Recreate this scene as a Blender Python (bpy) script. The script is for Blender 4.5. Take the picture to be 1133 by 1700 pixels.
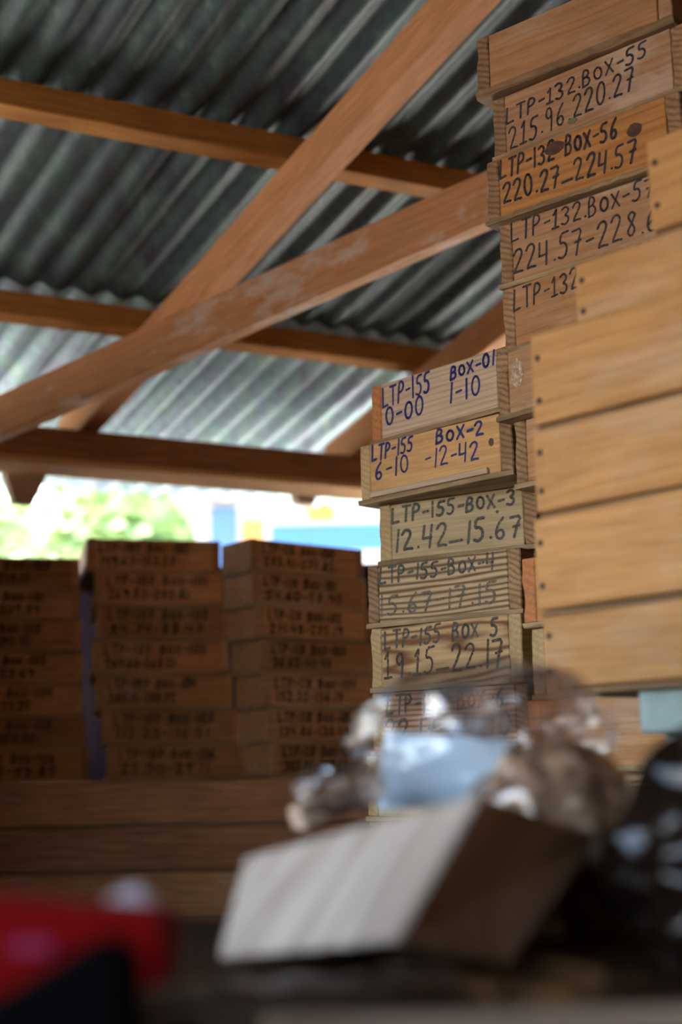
import bpy, bmesh, math, random
import numpy as np
from mathutils import Vector, Matrix, noise

for o in list(bpy.data.objects):
    bpy.data.objects.remove(o)
SC = bpy.context.scene
COL = SC.collection
R_ = math.radians

# ------------------------------------------------------------------ camera
FPX, CX, CY = 2361.0, 566.5, 850.0
PITCH, ROLL = math.atan(440.0 / FPX), 0.02
CAMZ = 1.0
fw = Vector((0, math.cos(PITCH), math.sin(PITCH)))
r0 = Vector((1, 0, 0)); u0 = r0.cross(fw)
cr = r0 * math.cos(ROLL) - u0 * math.sin(ROLL)
cu = r0 * math.sin(ROLL) + u0 * math.cos(ROLL)
cam_d = bpy.data.cameras.new('camera')
cam = bpy.data.objects.new('camera', cam_d); COL.objects.link(cam)
M = Matrix((( cr.x, cu.x, -fw.x, 0), (cr.y, cu.y, -fw.y, 0), (cr.z, cu.z, -fw.z, CAMZ), (0, 0, 0, 1)))
cam.matrix_world = M
cam_d.sensor_fit = 'VERTICAL'; cam_d.sensor_height = 36.0
cam_d.lens = FPX / 1700.0 * 36.0
cam_d.clip_start = 0.02
cam_d.dof.use_dof = True
cam_d.dof.focus_distance = 2.50
cam_d.dof.aperture_fstop = 2.1
SC.camera = cam

# ------------------------------------------------------------------ world, sun, exposure
SUN_AZ, SUN_EL = R_(-60), R_(58)
w = bpy.data.worlds.new('world'); SC.world = w; w.use_nodes = True
nt = w.node_tree; nt.nodes.clear()
sky = nt.nodes.new('ShaderNodeTexSky'); sky.sky_type = 'NISHITA'
sky.sun_disc = False; sky.sun_elevation = SUN_EL; sky.sun_rotation = SUN_AZ
sky.air_density = 1.2; sky.dust_density = 3.0; sky.ozone_density = 1.0
bg = nt.nodes.new('ShaderNodeBackground'); bg.inputs['Strength'].default_value = 0.30
out = nt.nodes.new('ShaderNodeOutputWorld')
nt.links.new(sky.outputs[0], bg.inputs[0]); nt.links.new(bg.outputs[0], out.inputs[0])
sun_d = bpy.data.lights.new('sun', 'SUN'); sun_d.energy = 5.0; sun_d.angle = R_(0.6); sun_d.color = (1.0, 0.93, 0.82)
sun = bpy.data.objects.new('sun', sun_d); COL.objects.link(sun)
sdir = Vector((math.sin(SUN_AZ) * math.cos(SUN_EL), math.cos(SUN_AZ) * math.cos(SUN_EL), math.sin(SUN_EL)))
sun.rotation_euler = sdir.to_track_quat('Z', 'Y').to_euler()
sun.location = sdir * 30
SC.view_settings.view_transform = 'Standard'; SC.view_settings.look = 'None'
SC.view_settings.gamma = 1.0; SC.view_settings.use_curve_mapping = False
SC.view_settings.exposure = 2.55
SC.cycles.use_denoising = True
SC.cycles.max_bounces = 10; SC.cycles.diffuse_bounces = 5; SC.cycles.glossy_bounces = 4
SC.cycles.transparent_max_bounces = 16; SC.cycles.caustics_reflective = False; SC.cycles.caustics_refractive = False
SC.cycles.sample_clamp_indirect = 6.0

# ------------------------------------------------------------------ pixel <-> world (the photograph measured once, then everything stands in metres)
C0 = Vector((0, 0, CAMZ))
def ray(x, y): return fw + cr * ((x - CX) / FPX) + cu * ((CY - y) / FPX)
def at(x, y, Y):
    v = ray(x, y); return C0 + v * (Y / v.y)
def atz(x, y, z):
    v = ray(x, y); return C0 + v * ((z - CAMZ) / v.z)
def onplane(x, y, p, n):
    v = ray(x, y); return C0 + v * ((p - C0).dot(n) / v.dot(n))

# ------------------------------------------------------------------ materials
def new_mat(name):
    m = bpy.data.materials.new(name); m.use_nodes = True
    n = m.node_tree; b = n.nodes['Principled BSDF']
    return m, n, b
def node(n, t, **kw):
    x = n.nodes.new(t)
    for k, v in kw.items():
        if k in x.inputs: x.inputs[k].default_value = v
        else: setattr(x, k, v)
    return x
def ramp(n, fac, stops):
    r = n.nodes.new('ShaderNodeValToRGB'); e = r.color_ramp.elements
    e[0].position, e[0].color = stops[0][0], (*stops[0][1], 1)
    e[1].position, e[1].color = stops[-1][0], (*stops[-1][1], 1)
    for p, c in stops[1:-1]:
        k = e.new(p); k.color = (*c, 1)
    n.links.new(fac, r.inputs[0]); return r
def mixc(n, fac, a, b, mode='MIX'):
    m = n.nodes.new('ShaderNodeMix'); m.data_type = 'RGBA'; m.blend_type = mode
    for s, i in ((fac, 0), (a, 6), (b, 7)):
        if isinstance(s, (int, float)): m.inputs[i].default_value = s
        elif isinstance(s, tuple): m.inputs[i].default_value = (*s, 1)
        else: n.links.new(s, m.inputs[i])
    return m.outputs[2]

def wood(name, light, dark, contrast=0.5, ring=9.0, axis=0, rough=0.75, dirt=0.35, dist=5.0, vary=0.18, bump=0.25, pale=0.0, spec=0.25, pw_=1.8):
    """timber: growth lines along one local axis, fibres, dirt blotches; every board gets its own piece of the pattern"""
    m, n, b = new_mat(name); L = n.links
    tc = node(n, 'ShaderNodeTexCoord'); oi = node(n, 'ShaderNodeObjectInfo')
    rv = node(n, 'ShaderNodeVectorMath', operation='MULTIPLY'); rv.inputs[1].default_value = (37.1, 11.7, 23.3)
    L.new(oi.outputs['Random'], rv.inputs[0])
    ad = node(n, 'ShaderNodeVectorMath', operation='ADD'); L.new(tc.outputs['Object'], ad.inputs[0]); L.new(rv.outputs[0], ad.inputs[1])
    def mapped(along, across):
        mp = node(n, 'ShaderNodeMapping'); s = [across] * 3; s[axis] = along
        mp.inputs['Scale'].default_value = s; L.new(ad.outputs[0], mp.inputs[0]); return mp.outputs[0]
    nz = node(n, 'ShaderNodeTexNoise', Scale=1.0, Detail=2.5, Roughness=0.5); L.new(mapped(2.2, 14.0), nz.inputs[0])
    sx = node(n, 'ShaderNodeSeparateXYZ'); L.new(ad.outputs[0], sx.inputs[0])
    o1, o2 = [i for i in range(3) if i != axis][::-1]
    lin = node(n, 'ShaderNodeMath', operation='MULTIPLY_ADD'); lin.inputs[1].default_value = 0.4; L.new(sx.outputs[o2], lin.inputs[0]); L.new(sx.outputs[o1], lin.inputs[2])
    l2 = node(n, 'ShaderNodeMath', operation='MULTIPLY'); l2.inputs[1].default_value = ring * 40.0; L.new(lin.outputs[0], l2.inputs[0])
    mul = node(n, 'ShaderNodeMath', operation='MULTIPLY_ADD'); mul.inputs[1].default_value = dist * 6.0; L.new(nz.outputs[0], mul.inputs[0]); L.new(l2.outputs[0], mul.inputs[2])
    sn = node(n, 'ShaderNodeMath', operation='SINE'); L.new(mul.outputs[0], sn.inputs[0])
    mr = node(n, 'ShaderNodeMapRange'); mr.inputs[1].default_value = -1; mr.inputs[2].default_value = 1; L.new(sn.outputs[0], mr.inputs[0])
    pw = node(n, 'ShaderNodeMath', operation='POWER'); pw.inputs[1].default_value = pw_; L.new(mr.outputs[0], pw.inputs[0])
    fb = node(n, 'ShaderNodeTexNoise', Scale=1.0, Detail=4.0, Roughness=0.65); L.new(mapped(9.0, 240.0), fb.inputs[0])
    bl = node(n, 'ShaderNodeTexNoise', Scale=1.0, Detail=4.0, Roughness=0.6); L.new(mapped(6.0, 12.0), bl.inputs[0])
    k = node(n, 'ShaderNodeMath', operation='MULTIPLY'); k.inputs[1].default_value = contrast; L.new(pw.outputs[0], k.inputs[0])
    c = mixc(n, k.outputs[0], light, dark)
    fr = ramp(n, fb.outputs[0], [(0.33, (0.70, 0.68, 0.66)), (0.62, (1.05, 1.05, 1.05))])
    c = mixc(n, 0.75, c, fr.outputs[0], 'MULTIPLY')
    dr = ramp(n, bl.outputs[0], [(0.36, (1, 1, 1)), (0.72, (0.0, 0.0, 0.0))])
    dk = node(n, 'ShaderNodeMath', operation='MULTIPLY'); dk.inputs[1].default_value = dirt
    iv = node(n, 'ShaderNodeMath', operation='SUBTRACT'); iv.inputs[0].default_value = 1.0; L.new(dr.outputs[0], iv.inputs[1]); L.new(iv.outputs[0], dk.inputs[0])
    c = mixc(n, dk.outputs[0], c, tuple(x * 0.45 for x in dark))
    if pale > 0:
        pn = node(n, 'ShaderNodeTexNoise', Scale=1.0, Detail=5.0, Roughness=0.7); L.new(mapped(4.0, 9.0), pn.inputs[0])
        pr = ramp(n, pn.outputs[0], [(0.52, (0, 0, 0)), (0.64, (pale, pale, pale))])
        c = mixc(n, pr.outputs[0], c, (0.62, 0.56, 0.50))
    vr = node(n, 'ShaderNodeMapRange'); vr.inputs[3].default_value = 1 - vary; vr.inputs[4].default_value = 1 + vary; L.new(oi.outputs['Random'], vr.inputs[0])
    hs = node(n, 'ShaderNodeHueSaturation'); L.new(c, hs.inputs['Color']); L.new(vr.outputs[0], hs.inputs['Value'])
    L.new(hs.outputs[0], b.inputs['Base Color'])
    b.inputs['Roughness'].default_value = rough
    b.inputs['Specular IOR Level'].default_value = spec
    bp = node(n, 'ShaderNodeBump', Strength=bump, Distance=0.002); L.new(fb.outputs[0], bp.inputs['Height']); L.new(bp.outputs[0], b.inputs['Normal'])
    return m

def plain(name, col, rough=0.6, metal=0.0, spec=0.5, noise_amt=0.0, scale=20.0, coat=0.0):
    m, n, b = new_mat(name)
    b.inputs['Roughness'].default_value = rough; b.inputs['Metallic'].default_value = metal
    b.inputs['Specular IOR Level'].default_value = spec; b.inputs['Coat Weight'].default_value = coat
    if noise_amt:
        tc = node(n, 'ShaderNodeTexCoord')
        t = node(n, 'ShaderNodeTexNoise', Scale=scale, Detail=5.0); n.links.new(tc.outputs['Object'], t.inputs[0])
        r = ramp(n, t.outputs[0], [(0.3, tuple(c * (1 - noise_amt) for c in col)), (0.7, tuple(min(1, c * (1 + noise_amt)) for c in col))])
        n.links.new(r.outputs[0], b.inputs['Base Color'])
    else: b.inputs['Base Color'].default_value = (*col, 1)
    return m

def film(name, tint=(0.95, 0.94, 0.94), gloss=0.10, rough=0.17):
    """thin clear plastic"""
    m = bpy.data.materials.new(name); m.use_nodes = True; n = m.node_tree; n.nodes.clear(); L = n.links
    t = node(n, 'ShaderNodeBsdfTransparent', Color=(*tint, 1)); g = node(n, 'ShaderNodeBsdfGlossy', Roughness=rough)
    g.inputs['Color'].default_value = (0.95, 0.97, 1, 1)
    lw = node(n, 'ShaderNodeLayerWeight', Blend=0.35)
    mr = node(n, 'ShaderNodeMapRange'); mr.inputs[3].default_value = gloss; mr.inputs[4].default_value = min(1, gloss + 0.35); L.new(lw.outputs['Fresnel'], mr.inputs[0])
    mx = node(n, 'ShaderNodeMixShader'); L.new(mr.outputs[0], mx.inputs[0]); L.new(t.outputs[0], mx.inputs[1]); L.new(g.outputs[0], mx.inputs[2])
    o = node(n, 'ShaderNodeOutputMaterial'); L.new(mx.outputs[0], o.inputs[0])
    return m

W = {
 'roof_timber': wood('roof_timber', (0.64, 0.32, 0.145), (0.43, 0.19, 0.075), 0.45, 6, 0, dirt=0.25, pale=0.0, vary=0.06),
 'tie_timber': wood('tie_timber', (0.64, 0.33, 0.16), (0.44, 0.20, 0.085), 0.4, 6, 0, dirt=0.25, pale=0.75, vary=0.04),
 'purlin_timber': wood('purlin_timber', (0.50, 0.23, 0.06), (0.30, 0.12, 0.03), 0.5, 6, 0, dirt=0.35, vary=0.08),
 'eave_timber': wood('eave_timber', (0.36, 0.17, 0.075), (0.2, 0.085, 0.035), 0.5, 6, 0, dirt=0.3, vary=0.05),
 'pink': wood('pink_grey_pine', (0.58, 0.45, 0.34), (0.40, 0.25, 0.17), 0.5, 16, 0, dirt=0.15, dist=3, vary=0.03),
 'fresh': wood('fresh_pine', (0.66, 0.40, 0.18), (0.52, 0.27, 0.10), 0.35, 6, 0, dirt=0.18, vary=0.03),
 'grey': wood('grey_pine', (0.50, 0.39, 0.24), (0.36, 0.27, 0.15), 0.45, 5, 0, dirt=0.25, vary=0.03),
 'lined': wood('weathered_lined_pine', (0.56, 0.42, 0.26), (0.13, 0.065, 0.03), 0.95, 15, 0, dirt=0.12, dist=4.5, vary=0.03, pw_=1.5),
 'ringed': wood('weathered_ringed_pine', (0.56, 0.38, 0.20), (0.17, 0.065, 0.025), 0.95, 7, 0, dirt=0.2, dist=8, vary=0.03, pw_=1.6),
 'redlined': wood('red_lined_pine', (0.55, 0.36, 0.23), (0.22, 0.085, 0.045), 0.95, 17, 0, dirt=0.15, dist=4, vary=0.03),
 'brown': wood('brown_pine', (0.47, 0.255, 0.12), (0.33, 0.15, 0.065), 0.5, 8, 0, dirt=0.25, pale=0.18, vary=0.05),
 'dusty': wood('dusty_pine', (0.46, 0.275, 0.155), (0.33, 0.165, 0.085), 0.5, 10, 0, dirt=0.25, pale=0.35, vary=0.05),
 'orange': wood('orange_pine', (0.55, 0.27, 0.09), (0.38, 0.155, 0.045), 0.55, 10, 0, dirt=0.2, vary=0.03),
 'honey': wood('honey_pine', (0.54, 0.29, 0.115), (0.40, 0.19, 0.065), 0.35, 7, 0, dirt=0.25, pale=0.15, vary=0.08),
 'endgrain': wood('end_grain', (0.40, 0.25, 0.14), (0.17, 0.09, 0.045), 0.7, 14, 1, dirt=0.55, dist=2.5, vary=0.2, bump=0.6),
 'endpale': wood('pale_end_grain', (0.52, 0.38, 0.20), (0.38, 0.25, 0.12), 0.5, 14, 1, dirt=0.3, dist=2.5, vary=0.1, bump=0.5),
 'endred': wood('red_end_grain', (0.56, 0.24, 0.10), (0.42, 0.15, 0.06), 0.5, 10, 1, dirt=0.2, dist=2, vary=0.05, bump=0.4),
 'ply': wood('plywood_edge', (0.44, 0.32, 0.19), (0.2, 0.13, 0.07), 0.6, 6, 0, dirt=0.5, vary=0.1, bump=0.6),
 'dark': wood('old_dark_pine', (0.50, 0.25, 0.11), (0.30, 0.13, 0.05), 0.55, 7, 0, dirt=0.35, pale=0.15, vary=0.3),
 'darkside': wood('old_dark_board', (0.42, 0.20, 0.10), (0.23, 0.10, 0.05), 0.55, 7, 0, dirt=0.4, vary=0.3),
 'block': wood('pale_block_pine', (0.54, 0.48, 0.43), (0.33, 0.265, 0.22), 0.75, 4.5, 0, dirt=0.1, dist=3.5, vary=0.0),
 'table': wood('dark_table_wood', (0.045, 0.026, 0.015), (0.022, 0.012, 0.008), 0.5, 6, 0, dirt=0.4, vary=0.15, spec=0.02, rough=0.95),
 'slat': wood('pale_slat_wood', (0.55, 0.42, 0.33), (0.42, 0.29, 0.2), 0.4, 6, 0, dirt=0.2, vary=0.05),
 'bench': wood('rough_bench_wood', (0.28, 0.18, 0.1), (0.17, 0.1, 0.05), 0.5, 6, 0, dirt=0.4, vary=0.1),
 'bark': plain('bark', (0.12, 0.08, 0.05), 0.9, noise_amt=0.4),
}
INK = {'black': plain('black_marker_ink', (0.02, 0.02, 0.03), 0.6), 'grey': plain('faded_grey_ink', (0.075, 0.078, 0.07), 0.7),
       'blue': plain('blue_marker_ink', (0.006, 0.016, 0.15), 0.5), 'faint': plain('washed_ink', (0.16, 0.135, 0.105), 0.7), 'smear': plain('white_smear', (.60, .47, .38), .9), 'old': plain('old_brown_black_ink', (0.045, 0.03, 0.022), 0.7)}
for k_, m_ in INK.items():      # marker pen worn off in patches: the wood shows through
    n_ = m_.node_tree; b_ = n_.nodes['Principled BSDF']; o_ = [x for x in n_.nodes if x.type == 'OUTPUT_MATERIAL'][0]
    tc_ = node(n_, 'ShaderNodeTexCoord'); t_ = node(n_, 'ShaderNodeTexNoise', Scale=150.0, Detail=4.0, Roughness=0.7); n_.links.new(tc_.outputs['Object'], t_.inputs[0])
    lo = {'black': .40, 'grey': .46, 'blue': .34, 'faint': .52, 'old': .46, 'smear': .52}[k_]
    r_ = ramp(n_, t_.outputs[0], [(lo - .10, (.75, .75, .75)), (lo + .10, (0, 0, 0))])
    tr_ = node(n_, 'ShaderNodeBsdfTransparent'); mx_ = node(n_, 'ShaderNodeMixShader')
    n_.links.new(r_.outputs[0], mx_.inputs[0]); n_.links.new(b_.outputs[0], mx_.inputs[1]); n_.links.new(tr_.outputs[0], mx_.inputs[2]); n_.links.new(mx_.outputs[0], o_.inputs[0])
MNAIL = plain('rusty_nail', (0.05, 0.035, 0.03), 0.6, 0.5)
MKNOT = plain('pine_knot', (0.075, 0.03, 0.016), 0.55, noise_amt=0.5, scale=90)
BLUEGREY = plain('blue_grey_paint', (0.20, 0.28, 0.29), 0.6, noise_amt=0.35, scale=12)
FILM3 = film('shiny_plastic_film', (0.93, 0.92, 0.92), 0.42, 0.14); FILM = film('clear_plastic_film', (0.93, 0.91, 0.90)); FILM2 = film('brownish_plastic_film', (0.80, 0.75, 0.72), 0.10, 0.13)

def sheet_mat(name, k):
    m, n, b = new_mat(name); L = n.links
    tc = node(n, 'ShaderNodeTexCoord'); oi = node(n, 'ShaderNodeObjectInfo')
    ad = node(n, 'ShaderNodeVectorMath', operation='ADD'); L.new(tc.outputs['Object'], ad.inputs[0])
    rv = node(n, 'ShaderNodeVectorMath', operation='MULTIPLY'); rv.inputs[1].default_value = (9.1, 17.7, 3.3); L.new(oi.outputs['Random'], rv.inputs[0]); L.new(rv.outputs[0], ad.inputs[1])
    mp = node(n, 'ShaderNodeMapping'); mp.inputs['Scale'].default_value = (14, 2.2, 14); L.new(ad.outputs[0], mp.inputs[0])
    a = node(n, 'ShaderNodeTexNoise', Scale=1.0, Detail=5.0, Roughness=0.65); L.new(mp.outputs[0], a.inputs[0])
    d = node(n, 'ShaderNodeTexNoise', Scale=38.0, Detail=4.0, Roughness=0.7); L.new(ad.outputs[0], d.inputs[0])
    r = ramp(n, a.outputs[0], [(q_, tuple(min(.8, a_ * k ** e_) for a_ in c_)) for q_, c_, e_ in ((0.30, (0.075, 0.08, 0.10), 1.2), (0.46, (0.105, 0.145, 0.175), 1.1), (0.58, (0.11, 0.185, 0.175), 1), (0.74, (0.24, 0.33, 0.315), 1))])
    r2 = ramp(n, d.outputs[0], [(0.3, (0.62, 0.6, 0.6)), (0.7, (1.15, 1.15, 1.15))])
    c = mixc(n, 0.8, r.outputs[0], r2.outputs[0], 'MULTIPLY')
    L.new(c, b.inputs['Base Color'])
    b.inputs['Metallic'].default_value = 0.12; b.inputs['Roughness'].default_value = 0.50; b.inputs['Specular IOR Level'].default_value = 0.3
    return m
SHEET = sheet_mat('roof_sheet_shade_tone', 0.62); SHEET_LOW = sheet_mat('roof_sheet_daylight_tone', 3.5)  # same sheet twice: shade painted into the upper course, eave daylight into the lower

# ------------------------------------------------------------------ mesh helpers
def link(o, parent=None):
    COL.objects.link(o)
    if parent: o.parent = parent
    return o
def obj(name, me, mat, parent=None):
    if isinstance(me, bmesh.types.BMesh):
        m = bpy.data.meshes.new(name); me.to_mesh(m); me.free(); me = m
    o = bpy.data.objects.new(name, me)
    if mat and not me.materials: me.materials.append(mat)
    return link(o, parent)
def pydata(name, vs, fs, mat, parent=None, smooth=False):
    me = bpy.data.meshes.new(name); me.from_pydata([tuple(v) for v in vs], [], fs); me.update()
    if smooth: me.polygons.foreach_set('use_smooth', [True] * len(me.polygons))
    return obj(name, me, mat, parent)
def tag(o, label=None, cat=None, group=None, kind=None):
    for k, v in (('label', label), ('category', cat), ('group', group), ('kind', kind)):
        if v: o[k] = v
    return o
def thing(name, label, cat, loc=(0, 0, 0), rz=0.0, group=None):
    o = bpy.data.objects.new(name, None); o.empty_display_size = 0.05
    link(o); o.location = loc; o.rotation_euler = (0, 0, rz)
    return tag(o, label, cat, group)
def copy_tree(o, parent=None):
    c = o.copy(); COL.objects.link(c); c.parent = parent
    for ch in list(o.children): copy_tree(ch, c)
    return c
def board(x0, x1, y0, y1, z0, z1, bev=0.0015, jit=0.0, cuts=0, seed=0, axis=0, bm=None):
    """a sawn board: bevelled, its long edges a little uneven"""
    own = bm is None
    b = bmesh.new()
    bmesh.ops.create_cube(b, size=1.0)
    for v in b.verts:
        v.co = Vector((x0 + (v.co.x + .5) * (x1 - x0), y0 + (v.co.y + .5) * (y1 - y0), z0 + (v.co.z + .5) * (z1 - z0)))
    if cuts:
        es = [e for e in b.edges if abs((e.verts[0].co - e.verts[1].co)[axis]) > 1e-6]
        bmesh.ops.subdivide_edges(b, edges=es, cuts=cuts)
    if bev: bmesh.ops.bevel(b, geom=list(b.edges), offset=bev, segments=1, affect='EDGES', clamp_overlap=True)
    if jit:
        for v in b.verts:
            d = noise.noise_vector(Vector((v.co.x * 55 + seed * 3.1, v.co.y * 55, v.co.z * 55 + seed * 7.7))) * jit
            d.z *= .12
            v.co += d
    return b
def bar(name, p, q, wdt, hgt, mat, parent=None, up=Vector((0, 0, 1)), bev=0.003, cuts=6, jit=0.002, seed=0):
    """a timber from p to q (centre line), local x along it"""
    p, q = Vector(p), Vector(q); d = (q - p); ln = d.length; d.normalize()
    s = up.cross(d).normalized(); t = d.cross(s)
    o = obj(name, board(0, ln, -wdt / 2, wdt / 2, -hgt / 2, hgt / 2, bev, jit, cuts, seed), mat, parent)
    m = Matrix(((d.x, s.x, t.x, p.x), (d.y, s.y, t.y, p.y), (d.z, s.z, t.z, p.z), (0, 0, 0, 1)))
    o.matrix_local = m
    return o

# ------------------------------------------------------------------ handwriting
def ell(cx, cy, rx, ry, n=12, a0=100): return [(cx + rx * math.cos(R_(a0 + 360 * i / n)), cy + ry * math.sin(R_(a0 + 360 * i / n))) for i in range(n + 1)]
GL = {
 'L': [[(.05, 1), (0, 0), (.8, .06)]], 'T': [[(0, .98), (1, 1)], [(.5, 1), (.45, 0)]],
 'P': [[(.05, 0), (.1, 1), (.6, 1), (.88, .8), (.7, .55), (.1, .46)]],
 'B': [[(.05, 0), (.1, 1), (.6, .97), (.75, .78), (.5, .56), (.1, .52)], [(.5, .56), (.85, .36), (.7, .06), (.05, 0)]],
 'O': [ell(.5, .42, .42, .36)], 'X': [[(.05, .82), (.9, .05)], [(.85, .85), (.1, .02)]],
 '0': [ell(.5, .5, .42, .48)], '1': [[(.5, 1), (.42, 0)]], 'I': [[(.15, .75), (.5, 1), (.45, 0)], [(.05, .02), (.9, .04)]],
 '2': [[(.02, .78), (.25, .98), (.65, 1), (.85, .8), (.6, .5), (.08, .02), (.5, .06), (.95, .04)]],
 '3': [[(.05, .88), (.4, 1), (.8, .88), (.75, .65), (.35, .53), (.8, .42), (.85, .18), (.5, 0), (.05, .1)]],
 '4': [[(.1, 1), (.05, .42), (.8, .45)], [(.8, 1), (.7, 0)]],
 '5': [[(.9, 1), (.2, .97), (.12, .58), (.5, .62), (.8, .45), (.75, .15), (.4, 0), (.02, .08)]],
 '6': [[(.75, 1), (.3, .7), (.08, .3), (.25, .03), (.65, .03), (.82, .28), (.55, .48), (.12, .3)]],
 '7': [[(.05, .95), (.95, 1), (.6, .5), (.4, 0)], [(.3, .5), (.85, .55)]],
 '8': [[(.8, .85), (.45, 1), (.15, .8), (.5, .55), (.85, .25), (.5, 0), (.12, .22), (.5, .52), (.8, .85)]],
 '9': [[(.8, .7), (.5, .5), (.15, .65), (.3, .95), (.7, .98), (.82, .7), (.7, 0)]],
 '-': [[(.15, .45), (.9, .5)]], '_': [[(0, .12), (1, .16)]], '.': [[(.45, .08), (.55, .08)]], ':': [[(.45, .2), (.55, .2)], [(.45, .65), (.55, .65)]],
 'N': [[(0, 0), (.05, 1), (.8, 0), (.85, 1)]], 'D': [[(.05, 0), (.1, 1), (.7, .8), (.85, .4), (.6, .06), (.05, 0)]],
}
ADV = {'.': .45, ':': .5, '-': .8, '_': 1.1, '1': .6, 'I': .85, ' ': 1.0}
def smooth_line(p):
    if len(p) < 4: return p
    o = [p[0]]
    for a, b in zip(p, p[1:]):
        o += [(a[0] * .75 + b[0] * .25, a[1] * .75 + b[1] * .25), (a[0] * .25 + b[0] * .75, a[1] * .25 + b[1] * .75)]
    return o + [p[-1]]
def write(lines, parent, x0, x1, z0, z1, y, mats, rnd, name='lettering'):
    """lines: (text, u0, u1, v0, v1, height, ink, stroke) in fractions of the panel; flat ink on its face"""
    for (s, u0, u1, v0, v1, h, ink, sw) in lines:
        vs, fs = [], []
        tot = sum(ADV.get(c, 1.0) for c in s); PW, PH = x1 - x0, z1 - z0
        cell = (u1 - u0) * PW / tot; cx = x0 + u0 * PW
        h = min(h, .965 - max(v0, v1)); hh = h * PH
        for c in s:
            a = ADV.get(c, 1.0)
            if c != ' ':
                ang = rnd.uniform(-.06, .06); sc = rnd.uniform(.92, 1.06); dz = rnd.uniform(-.03, .03) * hh
                base = z0 + PH * (v0 + (v1 - v0) * ((cx - x0) / PW - u0) / max(u1 - u0, 1e-6)) + dz
                for pl in GL[c]:
                    pts = []
                    for (px, py) in smooth_line(pl):
                        px, py = px * cell * a * .78, py * hh * sc
                        pts.append((cx + px + py * (.05 + ang), base + py))
                    hw = sw * rnd.uniform(.85, 1.1) / 2
                    for (ax, az), (bx, bz) in zip(pts, pts[1:]):
                        dx, dz2 = bx - ax, bz - az; l = math.hypot(dx, dz2) or 1e-9
                        nx, nz = -dz2 / l * hw, dx / l * hw; i = len(vs)
                        vs += [(ax + nx, y, az + nz), (ax - nx, y, az - nz), (bx - nx, y, bz - nz), (bx + nx, y, bz + nz)]; fs.append((i, i + 1, i + 2, i + 3))
                    for (ax, az) in pts:
                        i = len(vs)
                        vs += [(ax + hw * math.cos(k * math.pi / 4), y - .00002, az + hw * math.sin(k * math.pi / 4)) for k in range(8)]; fs.append(tuple(range(i + 7, i - 1, -1)))
            cx += cell * a
        pydata(name, vs, fs, INK[ink], parent)

# ------------------------------------------------------------------ the shed: roof plane measured from the purlins and the slope of the sheets
AZV, PV, AZU = R_(-35), R_(15), R_(63)
dv = Vector((math.sin(AZV) * math.cos(PV), math.cos(AZV) * math.cos(PV), -math.sin(PV)))   # down the slope
du = Vector((math.sin(AZU), math.cos(AZU), 0))                                             # along the purlins
rn = du.cross(dv).normalized()
if rn.z < 0: rn = -rn
RP = at(225, 540, 4.25)                     # a point on the purlin undersides' plane
def roofpt(x, y, off=0.0): return onplane(x, y, RP + rn * off, rn)
PH = 0.085                                  # purlin height
def uv_of(p):                               # roof coordinates of a point
    e = p - RP; a = du.dot(dv); d1, d2 = e.dot(du), e.dot(dv)
    return (d1 - a * d2) / (1 - a * a), (d2 - a * d1) / (1 - a * a)
v1 = uv_of(roofpt(230, 228))[1]; v2 = uv_of(roofpt(230, 556))[1]; v3 = uv_of(roofpt(300, 772, -.17))[1]
RIDGE_V, EAVE_V = v1 - 3.0, v3 + 0.75
ceiling = bpy.data.objects.new('ceiling', None); link(ceiling); tag(ceiling, kind='structure')
def RQ(u, v, off=0.0): return RP + du * u + dv * v + rn * off
# corrugated sheets: nine corrugations each, lapping one corrugation
def sheet(u_start, va, vb, name='roof_sheet', mat=None, n=9, pitch=0.104, amp=0.012):
    vs, fs = [], []; per = 8; cols = n * per + 1; rows = 5
    for j in range(rows):
        v = va + (vb - va) * j / (rows - 1)
        for i in range(cols):
            u = i * pitch / per
            vs.append(du * u + dv * (v - va) + rn * (amp * math.cos(2 * math.pi * i / per)))
    for j in range(rows - 1):
        for i in range(cols - 1):
            a = j * cols + i; fs.append((a, a + 1, a + cols + 1, a + cols))
    me = bpy.data.meshes.new(name); me.from_pydata([tuple(v) for v in vs], [], fs)
    me.polygons.foreach_set('use_smooth', [True] * len(fs)); me.update()
    me.materials.append(mat or SHEET)
    return me
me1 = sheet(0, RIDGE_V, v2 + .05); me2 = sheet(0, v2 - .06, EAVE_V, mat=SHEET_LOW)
OFFS = PH + 0.014
k = 0
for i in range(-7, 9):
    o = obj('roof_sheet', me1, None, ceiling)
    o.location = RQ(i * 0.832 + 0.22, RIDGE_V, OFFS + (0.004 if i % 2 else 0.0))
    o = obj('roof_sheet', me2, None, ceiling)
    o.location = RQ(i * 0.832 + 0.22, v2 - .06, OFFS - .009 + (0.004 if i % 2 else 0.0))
# far slope on the other side of the ridge
dv2 = Vector((-dv.x, -dv.y, dv.z))
vs, fs = [], []
RDG = RQ(0, RIDGE_V, OFFS)
for j in range(2):
    for i in range(13 * 9 * 4 + 1):
        u = -5.5 + i * 0.09 / 4
        vs.append(RDG + du * u + dv2 * (j * 4.2) + Vector((0, 0, 0.02 + 0.013 * math.cos(2 * math.pi * i / 4))))
nn = 13 * 9 * 4 + 1
fs = [(i, i + 1, nn + i + 1, nn + i) for i in range(nn - 1)]
pydata('roof_slope', vs, fs, SHEET, ceiling)
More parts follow.
